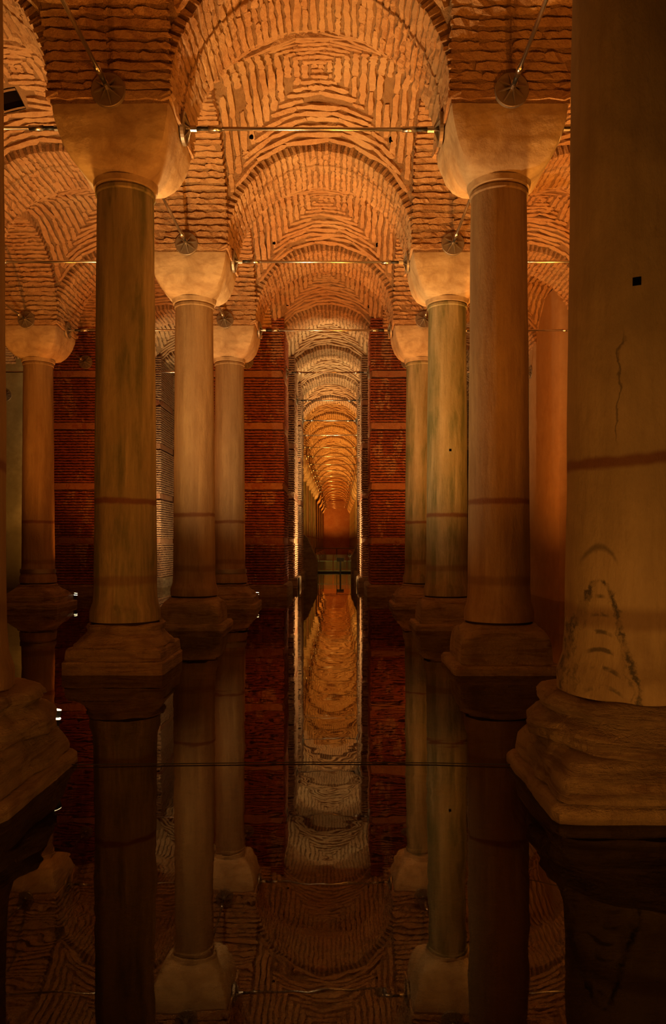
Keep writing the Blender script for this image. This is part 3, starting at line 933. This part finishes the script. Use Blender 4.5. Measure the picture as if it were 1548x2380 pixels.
lamp((CX(1) + .05, RY(0) + .95, .02), vc(0, 0, dx=-.3), ORANGE, 560 * P, 'spot lamp behind the thick right foreground base', W_)
lamp((CX(1) + .05, RY(1) + .80, .02), vc(0, 1, dx=-.4), ORANGE, 1300 * P, 'spot lamp behind the right rounded block base', W_)
lamp((CX(1) + .05, RY(2) + .80, .02), vc(0, 2, dx=-.4), AMBER, 700 * P, 'spot lamp behind the second right aisle base', W_)
lamp((CX(1) + .05, RY(3) + .90, .02), vc(0, 3, dx=-.2), DEEP, 500 * P, 'spot lamp behind the third right aisle base', W_)
# unseen lamps beside the camera, added as fill for the foreground
lamp((CX(0) + .55, RY(-1) + .60, .14), (.6, 9, 2.0), WARM, 360 * P, 'added fill lamp on the base of the column left of the camera', 150)
lamp((CX(1) - .55, RY(-1) + .60, .14), (-1.9, 7, 1.2), WARM, 400 * P, 'added fill lamp on the base of the column right of the camera', 150)
# left aisle
lamp((CX(-1) + .7, RY(2) + .72, .04), vc(-1, 2), ORANGE, 1500 * P, 'spot lamp at the left edge, at water level', W_, sc=.6)
lamp((CX(-1) + .70, RY(3) + .70, .12), vc(-1, 3), DEEP, 800 * P, 'spot lamp on the stepped base of the left banded column', W_, sc=.6)
lamp((CX(0) - .60, RY(0) + .95, .02), vc(-1, 0), ORANGE, 600 * P, 'spot lamp hidden behind the left foreground base', W_)
lamp((CX(0) - .50, RY(1) + .75, .02), vc(-1, 1), AMBER, 1900 * P, 'spot lamp on the outer side of the green-streaked column', W_)
# right aisle
lamp((CX(1) + .55, RY(1) + .75, .02), vc(1, 1), AMBER, 2600 * P, 'spot lamp on the outer side of the right rounded block base', W_)
lamp((CX(1) + .55, RY(2) + .75, .02), vc(1, 2), ORANGE, 2600 * P, 'spot lamp on the outer side of the second right aisle base', W_)
lamp((CX(1) + .60, RY(3) + .90, .02), vc(1, 3), ORANGE, 1500 * P, 'spot lamp on the outer side of the third right aisle base', W_)
lamp((CX(1) + .60, RY(0) + .95, .02), vc(1, 0), ORANGE, 900 * P, 'spot lamp on the outer side of the thick right foreground base', W_)
# passage between the pillars
for n, pw, cn, dy in ((4, 3600, 54, -2.0), (5, 3000, 84, 0), (6, 2600, 84, 0)):
    ly = RY(n) + (3.2 if n == 6 else 1.32)
    lamp((CX(0) + .75, ly, .02), vc(0, n, dx=.2, dy=dy), PALE, pw * P, 'spot lamp at the foot of the %s left passage pillar' % ORD[n - 4], cn)
    lamp((CX(1) - .75, ly, .02), vc(0, n, dx=-.2, dy=dy), PALE, pw * P, 'spot lamp at the foot of the %s right passage pillar' % ORD[n - 4], cn)
lamp((CX(-1) + .8, RY(4) + 1.5, .02), vc(-1, 4), PALE, 2200 * P, 'spot lamp behind the left aisle red pillar', W_)
lamp((CX(0) - .8, RY(4) + 1.5, .02), (CX(-1) + 1.2, RY(5), 3.5), PALE, 1300 * P, 'spot lamp behind the red pillar left of the dark passage, outer side', 110)
lamp((CX(1) + .8, RY(4) + 1.5, .02), (5.6, RY(5), 4.0), PALE, 900 * P, 'spot lamp behind the right aisle pillars', 90)
lamp((CX(-1) - .8, RY(4) + 1.5, .02), (CX(-2) + 1.4, RY(5) - 1.2, 5), AMBER, 900 * P, 'spot lamp lighting the greenish plastered pillar', W_)
for n in list(range(7, 15)) + list(range(15, LAST, 2)):
    pw = 4600 if n < 15 else 6500
    lamp((CX(0) - .05, RY(n) + .88, .02), vc(0, n), AMBER if n < 16 else ORANGE, pw * P, 'spot lamp behind the %s left column from the front of the far passage' % ORD[n - 7], 112, cable=False, group='spot lamps of the far passage')

# ------------------------------------------------------------------ passage furniture
wk = empty('footbridge', (-.3, 43.0, 0))
tag(wk, 'low glass-sided footbridge crossing the far passage', 'footbridge')
MB().box(-1.55, 1.5, -.7, .9, .02, .08).obj('deck', 'black', wk)
for k in range(4):
    x = -1.5 + k * .75
    MB().box(x + .02, x + .73, -.66, -.645, .10, .60).obj('glass_panel', 'glass', wk)
    MB().box(x + .02, x + .73, -.680, -.635, .60, .65).obj('glass_edge', 'glass_edge', wk)
    MB().box(x + .02, x + .73, -.680, -.635, .06, .11).obj('glass_edge', 'glass_edge', wk)
    MB().box(x + .02, x + .73, .80, .815, .14, .95).obj('glass_panel', 'glass', wk)
MB().tube([(-1.0, .85, 1.30), (1.5, .85, 1.30)], .02, 8).obj('handrail', 'black', wk)
for x in (-1.0, .2, 1.5): MB().tube([(x, .85, .1), (x, .85, 1.3)], .018, 8).obj('post', 'black', wk)
lp = empty('floodlight_post', (.09, 39.0, 0))
tag(lp, 'small black floodlight on a thin pole standing in the passage water', 'lamp post')
MB().tube([(0, 0, -.95), (0, 0, .72)], .04, 10).obj('pole', 'black', lp)
MB().box(-.17, .17, -.08, .08, .68, .86).obj('head', 'black', lp)
def box_lamp(x, y, z, label):
    e = empty('flood_lamp', (x, y, z)); tag(e, label, 'lamp')
    MB().box(-.06, .06, -.10, .10, 0, .38).obj('housing', 'black', e)
    MB().box(-.075, .075, .06, .08, -.03, .41).obj('frame', 'dull_steel', e)
    MB().box(-.02, .02, -.02, .02, -.5, 0).obj('bracket', 'black', e)
box_lamp(.74, 28.3, -.12, 'upright black flood lamp at the water on the right side of the dark passage')
box_lamp(-1.48, 28.3, -.05, 'upright black flood lamp at the water on the left side of the dark passage')
spot('flood_light', (.62, 28.45, .32), (-1.55, 29.3, 2.6), PALE, 1500, 112)
spot('flood_light', (-1.36, 28.45, .32), (.8, 29.3, 2.6), PALE, 1500, 112)
spot('flood_light', (-1.40, 25.9, .25), (-1.66, 24.6, 2.0), PALE, 40, 80)
cb = MB().tube([(-1.95, 5.62, .012), (-1.2, 5.66, .008), (-.2, 5.70, .008), (.7, 5.68, .008), (1.28, 5.62, .012)], .004, 6).obj('cable', 'black')
tag(cb, 'thin dark cable stretched along the water between the foreground bases', 'cable')
cxs = (.27, .55, -.35, -.75, .98, -.1, 1.05, -.9)
for k, (x, y) in enumerate([(.27, 3.9), (.55, 3.5), (-.35, 3.3), (-.75, 3.6), (.98, 3.9), (-.1, 4.6), (1.05, 3.3), (-.9, 3.0)]):
    o = MB().tube([(0, 0, 0), (0, 0, .006)], .035, 16).obj('coin', 'copper'); o.location = (x, y, -.899)
    tag(o, '%s copper coin from the left under the foreground water' % ORD[sorted(cxs).index(x)], 'coin', 'coins on the bottom')
